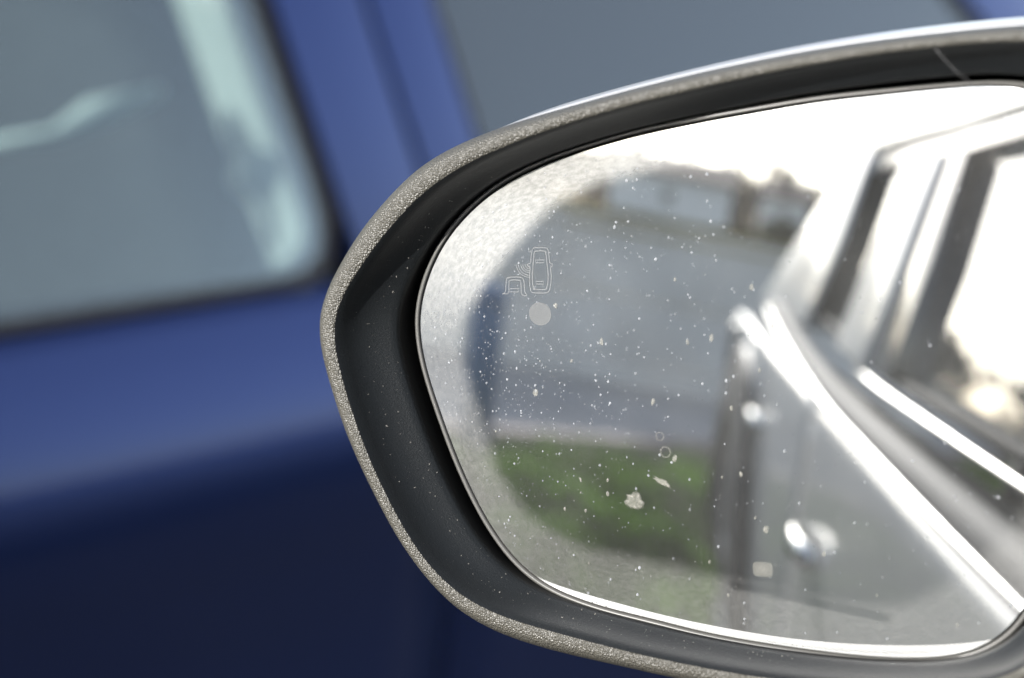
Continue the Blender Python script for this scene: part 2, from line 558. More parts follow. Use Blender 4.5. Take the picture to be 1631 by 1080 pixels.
for i, (x, y, h, r, m, lb) in enumerate([
        (-6.6, -58, 3.0, 1.5, 'evergreen', 'low dark evergreen tree at the left end of the far tree row'),
        (-4.2, -57, 2.6, 1.4, 'twigs', 'small bare brown tree above the left end of the white house'),
        (-2.2, -60, 3.5, 1.6, 'twigs', 'bare brown tree rising behind the middle of the white house roof'),
        (.2, -59, 4.1, 1.5, 'evergreen', 'dark evergreen tree behind the right part of the white house'),
        (2.2, -58, 3.7, 1.3, 'twigs', 'bare brown tree in the gap between house and outbuilding'),
        (4.2, -57, 4.3, 1.2, 'twigs', 'slender tallest bare tree behind the outbuilding'),
        (6.0, -59, 3.6, 1.5, 'evergreen', 'dark evergreen tree right of the outbuilding'),
        (8.2, -57, 3.6, 1.5, 'twigs', 'bare brown tree at the right end of the far tree row'),
        (3.6, -42, 1.2, .8, 'evergreen', 'low olive shrub on the bank before the outbuilding'),
        (-6.0, -40, 1.0, .9, 'evergreen', 'low olive shrub on the bank left of the white house'),
        (-7.5, -31, 2.0, 1.3, 'evergreen', 'nearest dark evergreen beyond the wall, reflected in the side windows'),
        (-10.5, -32, 2.4, 1.5, 'evergreen', 'middle dark evergreen beyond the wall, reflected in the side windows'),
        (-14.0, -31, 2.1, 1.5, 'evergreen', 'farthest left dark evergreen beyond the wall, reflected in the side windows')]):
    zb = 1.8 if y < -50 else (1.3 if y < -35 else .8)
    tree(x, y, zb, h, r, m, lb)

# clipped winter hedge closing the view between the houses and the trees
hv, hf = [], []
for _ in range(17000):
    p = Vector((random.uniform(-13, 13), -54 + random.gauss(0, .45), 1.6 + 2.75 * random.random() ** .8))
    p.z += .18 * math.sin(p.x * 1.7) + .12 * math.sin(p.x * 4.1 + 1)
    s = random.uniform(.07, .17)
    u = Vector((random.gauss(0, 1), random.gauss(0, 1), random.gauss(0, 1))).normalized()
    w = u.orthogonal().normalized() * s * .6
    b = len(hv)
    hv += [p - u * s, p + w, p + u * s, p - w]
    hf.append((b, b + 1, b + 2, b + 3))
for _ in range(14000):
    p = Vector((random.uniform(-13, 9), -53.6 + random.gauss(0, .4), 1.6 + 3.0 * random.random()))
    p.z += .25 * math.sin(p.x * 1.3)
    s = random.uniform(.07, .17)
    u = Vector((random.gauss(0, 1), random.gauss(0, 1), random.gauss(0, 1))).normalized()
    w = u.orthogonal().normalized() * s * .6
    b = len(hv)
    hv += [p - u * s, p + w, p + u * s, p - w]
    hf.append((b, b + 1, b + 2, b + 3))
hedge = empty('hedge', (0, -54, 1.6), 'long brown winter hedge running behind the white house', 'hedge')
lv = mk('leaves', [v - Vector((0, -54, 1.6)) for v in hv], hf, 'twigs', hedge, False)
lv['kind'] = 'stuff'
for i in range(14):
    tube('stem', [(-12.5 + i * 1.9, 0, 0), (-12.4 + i * 1.9, .1, .8), (-12.6 + i * 1.9, 0, 1.6)], [.06, .04, .02], 'bark', hedge, 6)

# ------------------------------------------------------------------ car side building kit
class Flank:
    def __init__(s, x0, sg, prof, zb, k, ob=None):
        s.x0, s.sg, s.prof, s.zb, s.k = x0, sg, prof, zb, k
        s.ob = prof[-1][1] if ob is None else ob
    def off(s, z):
        P = s.prof
        if z >= s.zb:
            return s.ob - s.k * (z - s.zb)
        if z <= P[0][0]:
            return P[0][1]
        for i in range(len(P) - 1):
            if P[i][0] <= z <= P[i + 1][0]:
                t = (z - P[i][0]) / (P[i + 1][0] - P[i][0])
                a = P[max(i - 1, 0)]
                d = P[min(i + 2, len(P) - 1)]
                m1 = (P[i + 1][1] - a[1]) / (P[i + 1][0] - a[0])
                m2 = (d[1] - P[i][1]) / (d[0] - P[i][0])
                h = P[i + 1][0] - P[i][0]
                return ((2 * t**3 - 3 * t * t + 1) * P[i][1] + (t**3 - 2 * t * t + t) * h * m1 + (-2 * t**3 + 3 * t * t) * P[i + 1][1] + (t**3 - t * t) * h * m2)
    def pt(s, y, z, o=0.0):
        return (s.x0 + s.sg * (s.off(z) + o), y, z)
    def panel(s, name, y0, y1, z0, z1, m, parent, ny=14, nz=40, extra=None):
        """curved sheet with returned edges; y0,y1 functions of z, z0 function of y"""
        us = [(0, -.022), (0, -.003), (.003, 0)] + [(None, i / ny) for i in range(1, ny)] + [(-.003, 0), (-1e-9, -.003), (-1e-9, -.022)]
        V, cols = [], []
        rows = [(0, -.022), (0, -.003)] + [(i / nz, 0) for i in range(nz + 1)] + [(1, -.003), (1, -.022)]
        for (t, zo) in rows:
            for u in us:
                if u[0] is None:
                    fr, d, oo = u[1], 0, 0
                elif u[0] >= 0 and not str(u[0]).startswith('-'):
                    fr, d, oo = 0, u[0], u[1]
                else:
                    fr, d, oo = 1, u[0], u[1]
                ya, yb = y0(z1), y1(z1)
                ym = ya + (yb - ya) * fr
                zz0 = z0(ym)
                z = zz0 + (z1 - zz0) * t
                y = y0(z) + (y1(z) - y0(z)) * fr + d
                ex = extra(y, z) if extra else 0
                V.append(s.pt(y, z, min(oo, zo) + ex))
        n = len(us)
        F = [(j * n + i, j * n + i + 1, (j + 1) * n + i + 1, (j + 1) * n + i) for j in range(len(rows) - 1) for i in range(n - 1)]
        return fix_normals(mk(name, V, F, m, parent))
    def plate(s, name, pts, o0, o1, m, parent, bev=.003):
        bm = bmesh.new()
        a = [bm.verts.new(s.pt(y, z, o0)) for y, z in pts]
        b = [bm.verts.new(s.pt(y, z, o1)) for y, z in pts]
        n = len(pts)
        bm.faces.new(a)
        top = bm.faces.new(b[::-1])
        for i in range(n):
            bm.faces.new((a[i], b[i], b[(i + 1) % n], a[(i + 1) % n]))
        bmesh.ops.recalc_face_normals(bm, faces=bm.faces)
        if bev:
            bmesh.ops.bevel(bm, geom=list(top.edges), offset=bev, segments=3, profile=.5, affect='EDGES')
        me = bpy.data.meshes.new(name)
        bm.to_mesh(me)
        bm.free()
        me.materials.append(M[m])
        me.polygons.foreach_set('use_smooth', [True] * len(me.polygons))
        me.set_sharp_from_angle(angle=R(40))
        o = bpy.data.objects.new(name, me)
        col.objects.link(o)
        o.parent = parent
        return o

def wheel(parent, x, y, rad, sg):
    w = lathe('wheel', [(rad * .62, -.09 * sg), (rad * .93, -.10 * sg), (rad, -.07 * sg), (rad, .07 * sg), (rad * .94, .10 * sg), (rad * .64, .095 * sg)], 'tyre', parent, 'X', 64, (x, y, rad))
    lathe('rim', [(rad * .60, -.02 * sg), (rad * .635, .09 * sg), (rad * .60, .10 * sg), (rad * .56, .06 * sg), (rad * .18, .03 * sg)], 'alloy', w, 'X', 48, (x, y, rad))
    for k in range(5):
        a = k * 2 * math.pi / 5
        c, s_ = math.cos(a), math.sin(a)
        tube('spoke', [(x + .065 * sg, y + c * rad * .1, rad + s_ * rad * .1), (x + .085 * sg, y + c * rad * .59, rad + s_ * rad * .59)], [.045, .03], 'alloy', w, 8)

def seat(parent, x, y, back=-.16, name='seat'):
    s = box(name, (x - .25, y - .25, .30), (x + .25, y + .25, .46), 'seat', parent, .05)
    rings = []
    for z, w, t in ((.40, .24, .07), (.55, .25, .08), (.80, .24, .07), (.93, .19, .055), (.96, .14, .03)):
        yy = y - .25 + back * (z - .4) / .55
        rings.append([(x + w * math.copysign(abs(math.cos(q)) ** .5, math.cos(q)), yy + t * math.copysign(abs(math.sin(q)) ** .6, math.sin(q)), z) for q in (k * math.pi / 10 for k in range(20))])
    loft('backrest', rings, 'seat', s, True, True, True)
    yy = y - .25 + back * 1.15
    box('headrest', (x - .13, yy - .05, .985), (x + .13, yy + .05, 1.16), 'seat', s, .035)
    return s

# ------------------------------------------------------------------ silver car that carries the mirror
host = empty('silver_car', (.9, -1.0, 0), 'silver car with chrome window trim, its flank seen in the wing mirror', 'car')
H = Flank(0.0, -1, [(.19, -.075), (.30, -.038), (.45, -.013), (.60, -.006), (.72, -.006), (.80, -.0075), (.86, -.0085), (.897, -.010), (.9049, -.013)], .905, .21, -.051)
HOST = []
def hadd(o):
    HOST.append(o)
    return o
lin = lambda a, b, za=.2, zb=.905: (lambda z: a + (b - a) * (z - za) / (zb - za))
const = lambda v: (lambda y: v)
fd = hadd(H.panel('front_door', lin(-1.10, -1.10), lin(.02, .10), const(.22), .904, 'silver', None))
rd = hadd(H.panel('rear_door', lambda z: -1.62 - max(0, z - .45) * .75 if z < .75 else -1.845 - (z - .75) * .2, lin(-1.108, -1.108), const(.22), .904, 'silver', None))
WY, WZ, AR = -2.10, .33, .42
def arch(y):
    d = AR * AR - (y - WY) ** 2
    return max(.26, WZ + math.sqrt(d)) if d > 0 else .26
def flare(y, z):
    d = math.hypot(y - WY, z - WZ)
    return .014 * math.exp(-((d - .47) / .10) ** 2)
rq = hadd(H.panel('rear_quarter', lin(-2.86, -2.80), lambda z: (-1.628 - max(0, z - .45) * .75) if z < .75 else -1.853 - (z - .75) * .2, arch, .904, 'silver', None, 60, 30, flare))
ff = hadd(H.panel('front_fender', lin(.03, .108), lin(.60, .62), const(.24), .904, 'silver', None))
sill = hadd(box('sill', (.02, -1.66, .155), (.16, .6, .212), 'cladding', None, .012))
# added dark band round the wheel arch, the fender's shade put into its colour
rings = []
for k in range(25):
    a = math.pi * (k / 24) * 1.06 - .1
    c, s_ = math.cos(a), math.sin(a)
    rings.append([H.pt(WY + c * rr, WZ + s_ * rr, oo)for rr, oo in ((.40, -.10), (.405, .030), (.415, .034), (.46, .036), (.52, .030), (.54, .022), (.545, .01))])
hadd(loft('arch_shade_cladding', rings, 'cladding', None, False))
# chrome belt trim: lower bead, satin band, upper bead
def beltline(y):
    return .906 + max(0, (-y - .9)) ** 1.5 * .040
ys = [-.22 - i * (1.86 / 40) for i in range(41)]
def trim(name, dz, o, rad, m, ys, flat=1.0):
    return hadd(tube(name, [H.pt(y, beltline(y) + dz, o) for y in ys], rad, m, None, 12, flat))
trim('belt_trim', .001, .040, .0032, 'chrome', ys)
trim('belt_trim', .004, .021, .0165, 'satin', ys)
trim('belt_trim', .035, .003, .0032, 'chrome', ys[:20])
trim('window_seal', .047, -.010, .006, 'rubber', ys[:30])
# roof, pillars, frames
def hplate(name, pts, o0, o1, m, bev=.004):
    return hadd(H.plate(name, pts, o0, o1, m, None, bev))
B = beltline
hplate('rear_pillar', [(-1.665, B(-1.66) + .02), (-2.15, B(-2.1) + .0), (-2.62, .95), (-2.30, 1.10), (-1.86, 1.27), (-1.66, 1.262), (-1.62, 1.10)], -.04, .012, 'silver', .008)
hplate('window_seal', [(-1.62, B(-1.6) + .045), (-1.66, B(-1.66) + .045), (-1.612, 1.10), (-1.655, 1.225), (-1.62, 1.222), (-1.575, 1.10)], -.03, .004, 'rubber')
hplate('door_frame', [(-1.060, B(-1.06) + .04), (-1.285, B(-1.28) + .04), (-1.275, 1.10), (-1.30, 1.218), (-1.075, 1.208), (-1.055, 1.08)], -.04, .010, 'silver', .006)
hplate('door_pillar_cover', [(-.925, B(-.9) + .045), (-1.057, B(-1.05) + .045), (-1.052, 1.08), (-1.072, 1.206), (-.965, 1.200), (-.925, 1.08)], -.04, .004, 'gloss_black', .003)
hplate('roof_rail', [(.30, 1.185), (-.5, 1.218), (-1.0, 1.232), (-1.66, 1.262), (-1.90, 1.272), (-1.9, 1.312), (-1.0, 1.276), (-.5, 1.262), (.2, 1.236)], -.05, .008, 'silver', .008)
hplate('window_seal', [(.22, 1.160), (-.5, 1.196), (-.96, 1.202), (-1.61, 1.224), (-1.61, 1.246), (-1.0, 1.226), (-.5, 1.214), (.27, 1.182)], -.04, .002, 'gloss_black', .002)
hplate('front_pillar', [(.62, .93), (.50, .93), (.12, 1.19), (.22, 1.22)], -.05, .008, 'silver', .006)
hplate('mirror_base_panel', [(.10, .958), (.50, .94), (.22, 1.10), (.10, 1.13)], -.03, .004, 'gloss_black', .003)
fg = hplate('window_glass', [(.10, .953), (-.925, .953), (-.925, 1.08), (-.965, 1.20), (-.5, 1.20), (.10, 1.165)], -.022, -.017, 'glass_host', 0)
hplate('window_glass', [(-1.285, B(-1.28) + .04), (-1.625, B(-1.6) + .04), (-1.58, 1.10), (-1.625, 1.222), (-1.30, 1.215), (-1.275, 1.10)], -.022, -.017, 'glass_host', 0)
hadd(tube('glass_edge', [H.pt(y, .953 + .0, -.013) for y in (.08, -.3, -.6, -.91)], .004, 'glass_edge', None, 8))
# roof skin
V, F = [], []
for j in range(13):
    y = .25 - j * .2
    for i in range(11):
        t = i / 10
        z0 = 1.236 + .03 * min(1, (.25 - y) / 1.0) + .045 * max(0, (-y - 1.0)) * .6
        xe = H.pt(0, 1.26, 0)[0] + .01
        x = xe + (1.8 - 2 * xe) * t
        V.append((x, y, z0 + .13 * (1 - (2 * t - 1) ** 2) ** .6))
for j in range(12):
    for i in range(10):
        a = j * 11 + i
        F.append((a, a + 1, a + 12, a + 11))
hadd(fix_normals(mk('roof', V, F, 'silver')))
# door handles with their recess bowls
def handle(y, z, parent):
    y0, y1 = y - .06, y + .06
    n = 9
    path = []
    for i in range(n):
        t = i / (n - 1)
        path.append(H.pt(y0 + (y1 - y0) * t, z, .004 + .014 * math.sin(math.pi * min(1, max(0, t))) ** .5))
    h = tube('handle', path, [.004, .005, .006, .006, .006, .006, .006, .006, .005], 'chrome', parent, 14, 2.3)
    return h
handle(-.95, .762, fd)
handle(-1.71, .785, rd)
wheel(host, .115, WY, .325, -1)
hw = [o for o in host.children]
hadd(box('tail_lamp', (-.005, -2.84, .70), (.06, -2.72, .88), 'gloss_black', None, .02))
hadd(box('floor_pan', (.10, -2.7, .20), (1.7, .55, .26), 'cabin', None, .02))
hadd(box('cabin_far_wall', (1.66, -2.7, .26), (1.72, .55, .95), 'cabin', None, .02))
hadd(box('door_card', (.075, -1.8, .30), (.11, .45, .90), 'cabin', None, .015))
hadd(box('dashboard', (.14, .22, .60), (1.65, .62, .93), 'cabin', None, .06))
for sx in (.48, 1.32):
    hadd(seat(None, sx, -.72))
hadd(seat(None, .9, -1.6, name='rear_bench'))
for o in HOST:
    o.parent = host
    o.matrix_parent_inverse = Matrix.Translation(host.location).inverted()
for o in hw:
    o.matrix_parent_inverse = Matrix.Translation(host.location).inverted()

# ------------------------------------------------------------------ blue car parked alongside
blue = empty('blue_car', (-1.7, .45, 0), 'dark blue car parked alongside, out of focus behind the wing mirror', 'car')
Q = Flank(-.85, 1, [(.18, -.09), (.26, -.065), (.40, -.048), (.55, -.032), (.62, -.018), (.665, -.007), (.70, -.003), (.735, -.008), (.775, -.021), (.82, -.040)], .82, .30)
BL = []
def badd(o):
    BL.append(o)
    return o
badd(Q.panel('rear_door', lin(-.30, -.22), lin(.63, .5975), const(.22), .812, 'blue', None, 14, 60))
badd(Q.panel('front_door', lin(.633, .6005), lin(1.42, 1.45), const(.22), .812, 'blue', None, 14, 60))
AY, BY = -.68, 1.82
def arch2(c):
    def f(y):
        d = .36 ** 2 - (y - c) ** 2
        return max(.22, .30 + math.sqrt(d)) if d > 0 else .22
    return f
badd(Q.panel('rear_quarter', lin(-1.45, -1.40), lin(-.308, -.228), arch2(AY), .812, 'blue', None, 50, 30))
badd(Q.panel('front_fender', lin(1.428, 1.458), lin(2.42, 2.35), arch2(BY), .812, 'blue', None, 50, 30))
badd(box('sill', (-1.02, -.34, .13), (-.925, 1.46, .212), 'blue', None, .012))
def bplate(name, pts, o0, o1, m, bev=.004):
    return badd(Q.plate(name, pts, o0, o1, m, None, bev))
# belt seal
bplate('window_seal', [(-.62, .8135), (.47, .8135), (.47, .8205), (-.62, .8205)], -.03, -.003, 'rubber_brown', .002)
bplate('window_seal', [(.655, .8135), (1.40, .8135), (1.40, .8205), (.655, .8205)], -.03, -.003, 'rubber_brown', .002)
# rear door frame and its seal along the window, with a rounded lower corner
edge = lambda z: .508 - (z - .832) * .245            # rear window's front edge
corner = [(.462, .8205), (.482, .8235), (.4955, .834), (.4995, .852)]
up = [(edge(z), z) for z in (.88, .95, 1.05, 1.15, 1.25)]
seal_out = [(edge(z) + .008, z) for z in (1.25, 1.15, 1.05, .95, .88, .855)] + [(.504, .842), (.498, .826), (.484, .816), (.462, .8135)]
bplate('window_seal', corner + up + seal_out, -.03, -.003, 'rubber_brown', .001)
gapl = lambda z: .594 - (z - .832) * .245 * 1.05
bplate('door_frame', [(edge(.82) + .009, .816), (gapl(.82), .816), (gapl(1.27), 1.27), (edge(1.27) + .009, 1.27)], -.05, .003, 'blue', .002)
w2 = lambda z: .655 - (z - .832) * .245 * 1.02
bplate('door_frame', [(gapl(.82) + .0045, .816), (w2(.82), .816), (w2(1.27), 1.27), (gapl(1.27) + .0045, 1.27)], -.05, .003, 'blue', .002)
bplate('door_gap', [(gapl(.82) + .0005, .82), (gapl(.82) + .004, .82), (gapl(1.26) + .004, 1.26), (gapl(1.26) + .0005, 1.26)], -.06, -.004, 'blue', 0)
bplate('window_seal', [(w2(.83) + .001, .833), (w2(.83) + .009, .833), (w2(1.25) + .009, 1.25), (w2(1.25) + .001, 1.25)], -.03, -.003, 'rubber_brown', .001)
# front pillar
bplate('window_seal', [(1.44, .832), (1.415, .832), (.93, 1.25), (.965, 1.25)], -.03, -.003, 'rubber_brown', .001)
bplate('front_pillar', [(1.56, .82), (1.442, .82), (.967, 1.25), (1.05, 1.28)], -.05, .003, 'blue', .002)
bplate('roof_rail', [(-.75, 1.252), (.98, 1.252), (.90, 1.31), (-.75, 1.31)], -.06, .010, 'blue', .008)
bplate('rear_pillar', [(-.62, .816), (-1.15, .83), (-.95, 1.25), (-.75, 1.25)], -.05, .003, 'blue', .002)
bplate('window_glass', [(-.62, .818), (.464, .818), (.485, .821), (.500, .834), (edge(.88) + .003, .88), (edge(1.25) + .003, 1.25), (-.75, 1.25)], -.009, -.005, 'glass_blue', 0)
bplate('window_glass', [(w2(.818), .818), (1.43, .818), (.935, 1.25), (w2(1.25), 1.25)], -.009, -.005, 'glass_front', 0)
V, F = [], []
for j in range(11):
    y = 1.02 - j * .132
    for i in range(11):
        t = i / 10
        V.append((-1.03 - 1.34 * t, y, 1.30 + .09 * (1 - (2 * t - 1) ** 2) ** .6 - .02 * abs(j - 4) / 6))
for j in range(10):
    for i in range(10):
        a = j * 11 + i
        F.append((a, a + 1, a + 12, a + 11))
badd(fix_normals(mk('roof', V, F, 'blue')))
badd(fix_normals(mk('rear_window', [(-1.06, -.31, 1.28), (-2.34, -.31, 1.28), (-2.42, -1.20, .86), (-.98, -1.20, .86)], [(0, 1, 2, 3)], 'glass_blue', None, False)))
badd(box('tailgate', (-2.46, -1.46, .30), (-.94, -1.22, .86), 'blue', None, .05))
V, F = [], []
for j in range(9):
    y = 1.5 + j * .11
    for i in range(9):
        t = i / 8
        V.append((-.90 - 1.6 * t, y, .80 + .11 * (1 - (2 * t - 1) ** 2) ** .5 - .10 * (j / 8) ** 2))
for j in range(8):
    for i in range(8):
        a = j * 9 + i
        F.append((a, a + 1, a + 10, a + 9))
badd(fix_normals(mk('bonnet', V, F, 'blue')))
badd(box('floor_pan', (-2.45, -1.3, .19), (-.99, 2.3, .25), 'cabin', None, .02))
badd(box('far_door', (-2.55, -1.4, .22), (-2.49, 2.3, .83), 'cabin', None, .02))
badd(box('door_card', (-.965, -.3, .30), (-.945, 1.40, .765), 'cabin', None, .008))
badd(box('dashboard', (-2.4, 1.22, .55), (-1.0, 1.7, .84), 'cabin', None, .06))
for sx in (-1.35, -2.05):
    badd(seat(None, sx, .95))
badd(seat(None, -1.7, -.35, name='rear_bench'))
# belt webbing on the door pillar behind the rear window, with its guide knob
sv = []
for y, z in ((.520, .802), (.512, .837), (.493, .897), (.470, .987), (.443, 1.10), (.418, 1.20)):
    c = Vector(Q.pt(y, z, -.070))
    for s_, d_ in ((-1, 0), (1, 0), (1, .003), (-1, .003)):
        sv.append(c + Vector((.0125, .0125, .002)) * s_ + Vector((-.7, .7, 0)) * d_)
sb = badd(fix_normals(mk('seat_belt', sv, [(4 * i + k, 4 * i + (k + 1) % 4, 4 * i + 4 + (k + 1) % 4, 4 * i + 4 + k) for i in range(5) for k in range(4)] + [(0, 1, 2, 3), (23, 22, 21, 20)], 'webbing', None, False)))
lathe('belt_guide', [(.012, -.012), (.017, -.006), (.017, .006), (.012, .012)], 'webbing', sb, 'X', 24, Q.pt(.470, .880, -.036))
tube('highlight_bar', [Q.pt(.285, .904, -.078), Q.pt(.345, .908, -.076), Q.pt(.375, .918, -.075), Q.pt(.43, .930, -.076)], [.003, .004, .010, .004], 'highlight', sb, 10)  # pale bar added to paint the bright smear behind the pane
badd(Q.plate('pillar_trim', [(.545, .80), (.66, .80), (.55, 1.25), (.455, 1.25)], -.14, -.10, 'pillar_grey', None, .01))
sw = badd(lathe('steering_wheel', [(.172, -.012), (.184, 0), (.172, .012)], 'cabin', None, 'X', 40))
sw.location = (-2.05, 1.08, .80)
sw.rotation_euler = (0, 0, R(90))
wheel(blue, -.985, AY, .30, 1)
wheel(blue, -.985, BY, .30, 1)
bw = [o for o in blue.children]
for o in BL:
    o.parent = blue
    o.matrix_parent_inverse = Matrix.Translation(blue.location).inverted()
for o in bw:
    o.matrix_parent_inverse = Matrix.Translation(blue.location).inverted()

# ------------------------------------------------------------------ the wing mirror
# mirror frame: x to the right across the glass, y up, z out of the glass; contours are radii in mm about (8, 0) mm, every 3.75 degrees
SHELL = [
    91.11, 90.87, 90.91, 91.28, 91.98, 93.04, 94.46, 96.26, 98.44, 100.99, 103.84, 106.92, 109.06, 107.99, 103.35, 97.26, 91.48, 86.49, 
    82.28, 78.69, 75.61, 72.96, 70.70, 68.79, 67.20, 65.91, 64.92, 64.19, 63.72, 63.49, 63.51, 63.77, 64.28, 65.04, 66.08, 67.42, 
    69.10, 71.15, 73.56, 76.29, 79.30, 82.56, 85.97, 89.29, 92.32, 95.30, 98.34, 101.28, 104.19, 106.77, 107.94, 107.35, 106.06, 
    104.89, 103.81, 102.72, 101.76, 101.08, 100.56, 99.96, 99.25, 98.37, 96.96, 94.87, 92.31, 89.62, 87.08, 84.81, 82.90, 81.40, 80.30, 
    79.52, 79.02, 78.78, 78.76, 78.98, 79.44, 80.13, 81.07, 82.27, 83.78, 85.58, 87.68, 90.06, 92.55, 94.97, 97.06, 98.47, 98.89, 
    98.43, 97.36, 95.96, 94.54, 93.33, 92.36, 91.62]
RIM_OUT = [
    93.52, 93.35, 93.45, 93.86, 94.61, 95.71, 97.19, 99.06, 101.31, 103.91, 106.82, 109.72, 110.49, 107.07, 100.89, 94.42, 88.65, 
    83.76, 79.58, 76.01, 72.95, 70.33, 68.09, 66.20, 64.64, 63.39, 62.41, 61.68, 61.21, 60.97, 60.97, 61.19, 61.66, 62.38, 63.37, 
    64.67, 66.27, 68.16, 70.33, 72.75, 75.37, 78.06, 80.59, 82.85, 85.09, 87.44, 89.74, 92.02, 94.28, 95.78, 95.75, 94.66, 93.39, 
    92.29, 91.26, 90.24, 89.38, 88.80, 88.39, 87.96, 87.45, 86.90, 86.06, 84.71, 82.89, 80.82, 78.76, 76.87, 75.22, 73.87, 72.86, 
    72.20, 71.83, 71.71, 71.83, 72.18, 72.73, 73.52, 74.55, 75.82, 77.35, 79.19, 81.34, 83.83, 86.63, 89.63, 92.59, 95.24, 97.19, 
    98.11, 98.08, 97.41, 96.40, 95.37, 94.53, 93.92]
RIM_IN = [
    86.37, 86.00, 85.94, 86.19, 86.73, 87.58, 88.76, 90.28, 92.18, 94.44, 96.91, 99.23, 100.48, 99.11, 94.69, 88.94, 83.54, 78.85, 
    74.78, 71.27, 68.27, 65.73, 63.58, 61.76, 60.23, 58.98, 58.01, 57.29, 56.83, 56.59, 56.56, 56.72, 57.09, 57.67, 58.47, 59.46, 
    60.66, 62.10, 63.78, 65.70, 67.80, 69.97, 72.14, 74.25, 76.33, 78.52, 80.89, 83.47, 86.09, 87.81, 87.95, 87.05, 85.98, 85.06, 
    84.30, 83.64, 83.08, 82.63, 82.29, 81.96, 81.45, 80.54, 79.13, 77.24, 75.07, 72.89, 70.92, 69.27, 67.95, 66.96, 66.23, 65.72, 
    65.44, 65.38, 65.56, 65.98, 66.64, 67.53, 68.64, 69.99, 71.61, 73.50, 75.69, 78.22, 81.09, 84.19, 87.32, 89.88, 91.34, 91.91, 
    91.93, 91.37, 90.28, 89.05, 87.93, 87.02]
GLASS = [
    75.45, 75.17, 75.16, 75.44, 76.00, 76.87, 78.04, 79.54, 81.36, 83.48, 85.86, 88.25, 89.50, 87.76, 83.11, 77.75, 72.95, 68.87, 
    65.47, 62.62, 60.18, 58.04, 56.20, 54.66, 53.44, 52.49, 51.79, 51.29, 51.00, 50.90, 51.00, 51.27, 51.72, 52.32, 53.12, 54.12, 
    55.35, 56.79, 58.37, 60.10, 61.94, 63.76, 65.50, 67.23, 68.89, 70.35, 71.55, 72.49, 73.16, 73.38, 73.04, 72.31, 71.44, 70.61, 
    69.97, 69.58, 69.39, 69.36, 69.45, 69.63, 69.86, 70.04, 70.07, 69.81, 69.15, 68.10, 66.85, 65.60, 64.46, 63.48, 62.75, 62.32, 
    62.19, 62.28, 62.55, 63.01, 63.67, 64.57, 65.74, 67.20, 68.98, 71.08, 73.45, 76.08, 78.84, 81.42, 83.42, 84.42, 84.36, 83.59, 
    82.40, 80.89, 79.35, 77.98, 76.87, 76.02]
CLEAN = [
    75.24, 76.81, 78.75, 80.76, 82.64, 84.33, 86.01, 87.89, 90.07, 92.59, 95.43, 98.45, 94.29, 80.78, 70.47, 65.96, 61.95, 58.07, 
    54.44, 51.26, 48.58, 46.38, 44.64, 43.33, 42.43, 41.89, 41.64, 41.61, 41.70, 41.85, 42.03, 42.28, 42.64, 43.12, 43.75, 44.56, 
    45.55, 46.67, 47.80, 48.77, 49.49, 50.12, 50.91, 51.94, 53.16, 54.50, 55.93, 57.52, 59.32, 60.71, 61.04, 60.58, 59.91, 59.32, 
    58.97, 58.90, 59.00, 59.14, 59.19, 59.09, 58.85, 58.32, 57.40, 56.17, 54.75, 53.23, 51.77, 50.45, 49.33, 48.46, 47.84, 47.46, 
    47.30, 47.36, 47.67, 48.22, 49.03, 50.08, 51.36, 52.88, 54.68, 56.75, 59.10, 61.70, 64.19, 66.02, 67.19, 68.12, 69.04, 70.00, 
    70.92, 71.70, 72.40, 73.02, 73.59, 74.23]
CX = 8.0
RC = 1200.0                      # radius of the convex glass, mm
mirror = empty('wing_mirror', (0, 0, 0), 'silver wing mirror with grained black rim and dusty convex glass', 'wing mirror')
MT, MV, MN = Vector((0.93969, 0.34202, 0)), Vector((-0.03397, 0.09333, 0.99506)), Vector((0.34033, -0.93505, 0.09932))
mirror.matrix_world = Matrix(((MT.x, MV.x, MN.x, -.17), (MT.y, MV.y, MN.y, 0), (MT.z, MV.z, MN.z, 1.03), (0, 0, 0, 1)))

def rad(tab, th):
    n = len(tab)
    f = (th % (2 * math.pi)) / (2 * math.pi) * n
    i = int(f) % n
    t = f - int(f)
    a, b, c, d = tab[i - 1], tab[i], tab[(i + 1) % n], tab[(i + 2) % n]
    return .5 * (2 * b + (c - a) * t + (2 * a - 5 * b + 4 * c - d) * t * t + (3 * b - a - 3 * c + d) * t ** 3)
NA = 384
TH = [2 * math.pi * k / NA for k in range(NA)]
def sag(x, y):
    return math.sqrt(max(0, RC * RC - x * x - y * y)) - RC
def P3(th, r, h):
    return (1e-3 * (CX + r * math.cos(th)), 1e-3 * r * math.sin(th), 1e-3 * h)
RO = [rad(RIM_OUT, t) for t in TH]
RI = [rad(RIM_IN, t) for t in TH]
GL = [rad(GLASS, t) for t in TH]
CK = [rad(CLEAN, t) for t in TH]
SH = [rad(SHELL, t) for t in TH]
def ss(x, a, b):
    x = min(1, max(0, (x - a) / (b - a)))
    return x * x * (3 - 2 * x)
BULGE = []
for t, s_, o in zip(TH, SH, RO):
    d = math.degrees(t)
    w = ss(d, 28, 50) * (1 - ss(d, 128, 160))
    BULGE.append(w * min(5.0, max(0, s_ - o)) + (1 - w) * .8)
def ring(fr, fh):
    return [P3(TH[k], fr(k), fh(k) if callable(fh) else fh) for k in range(NA)]
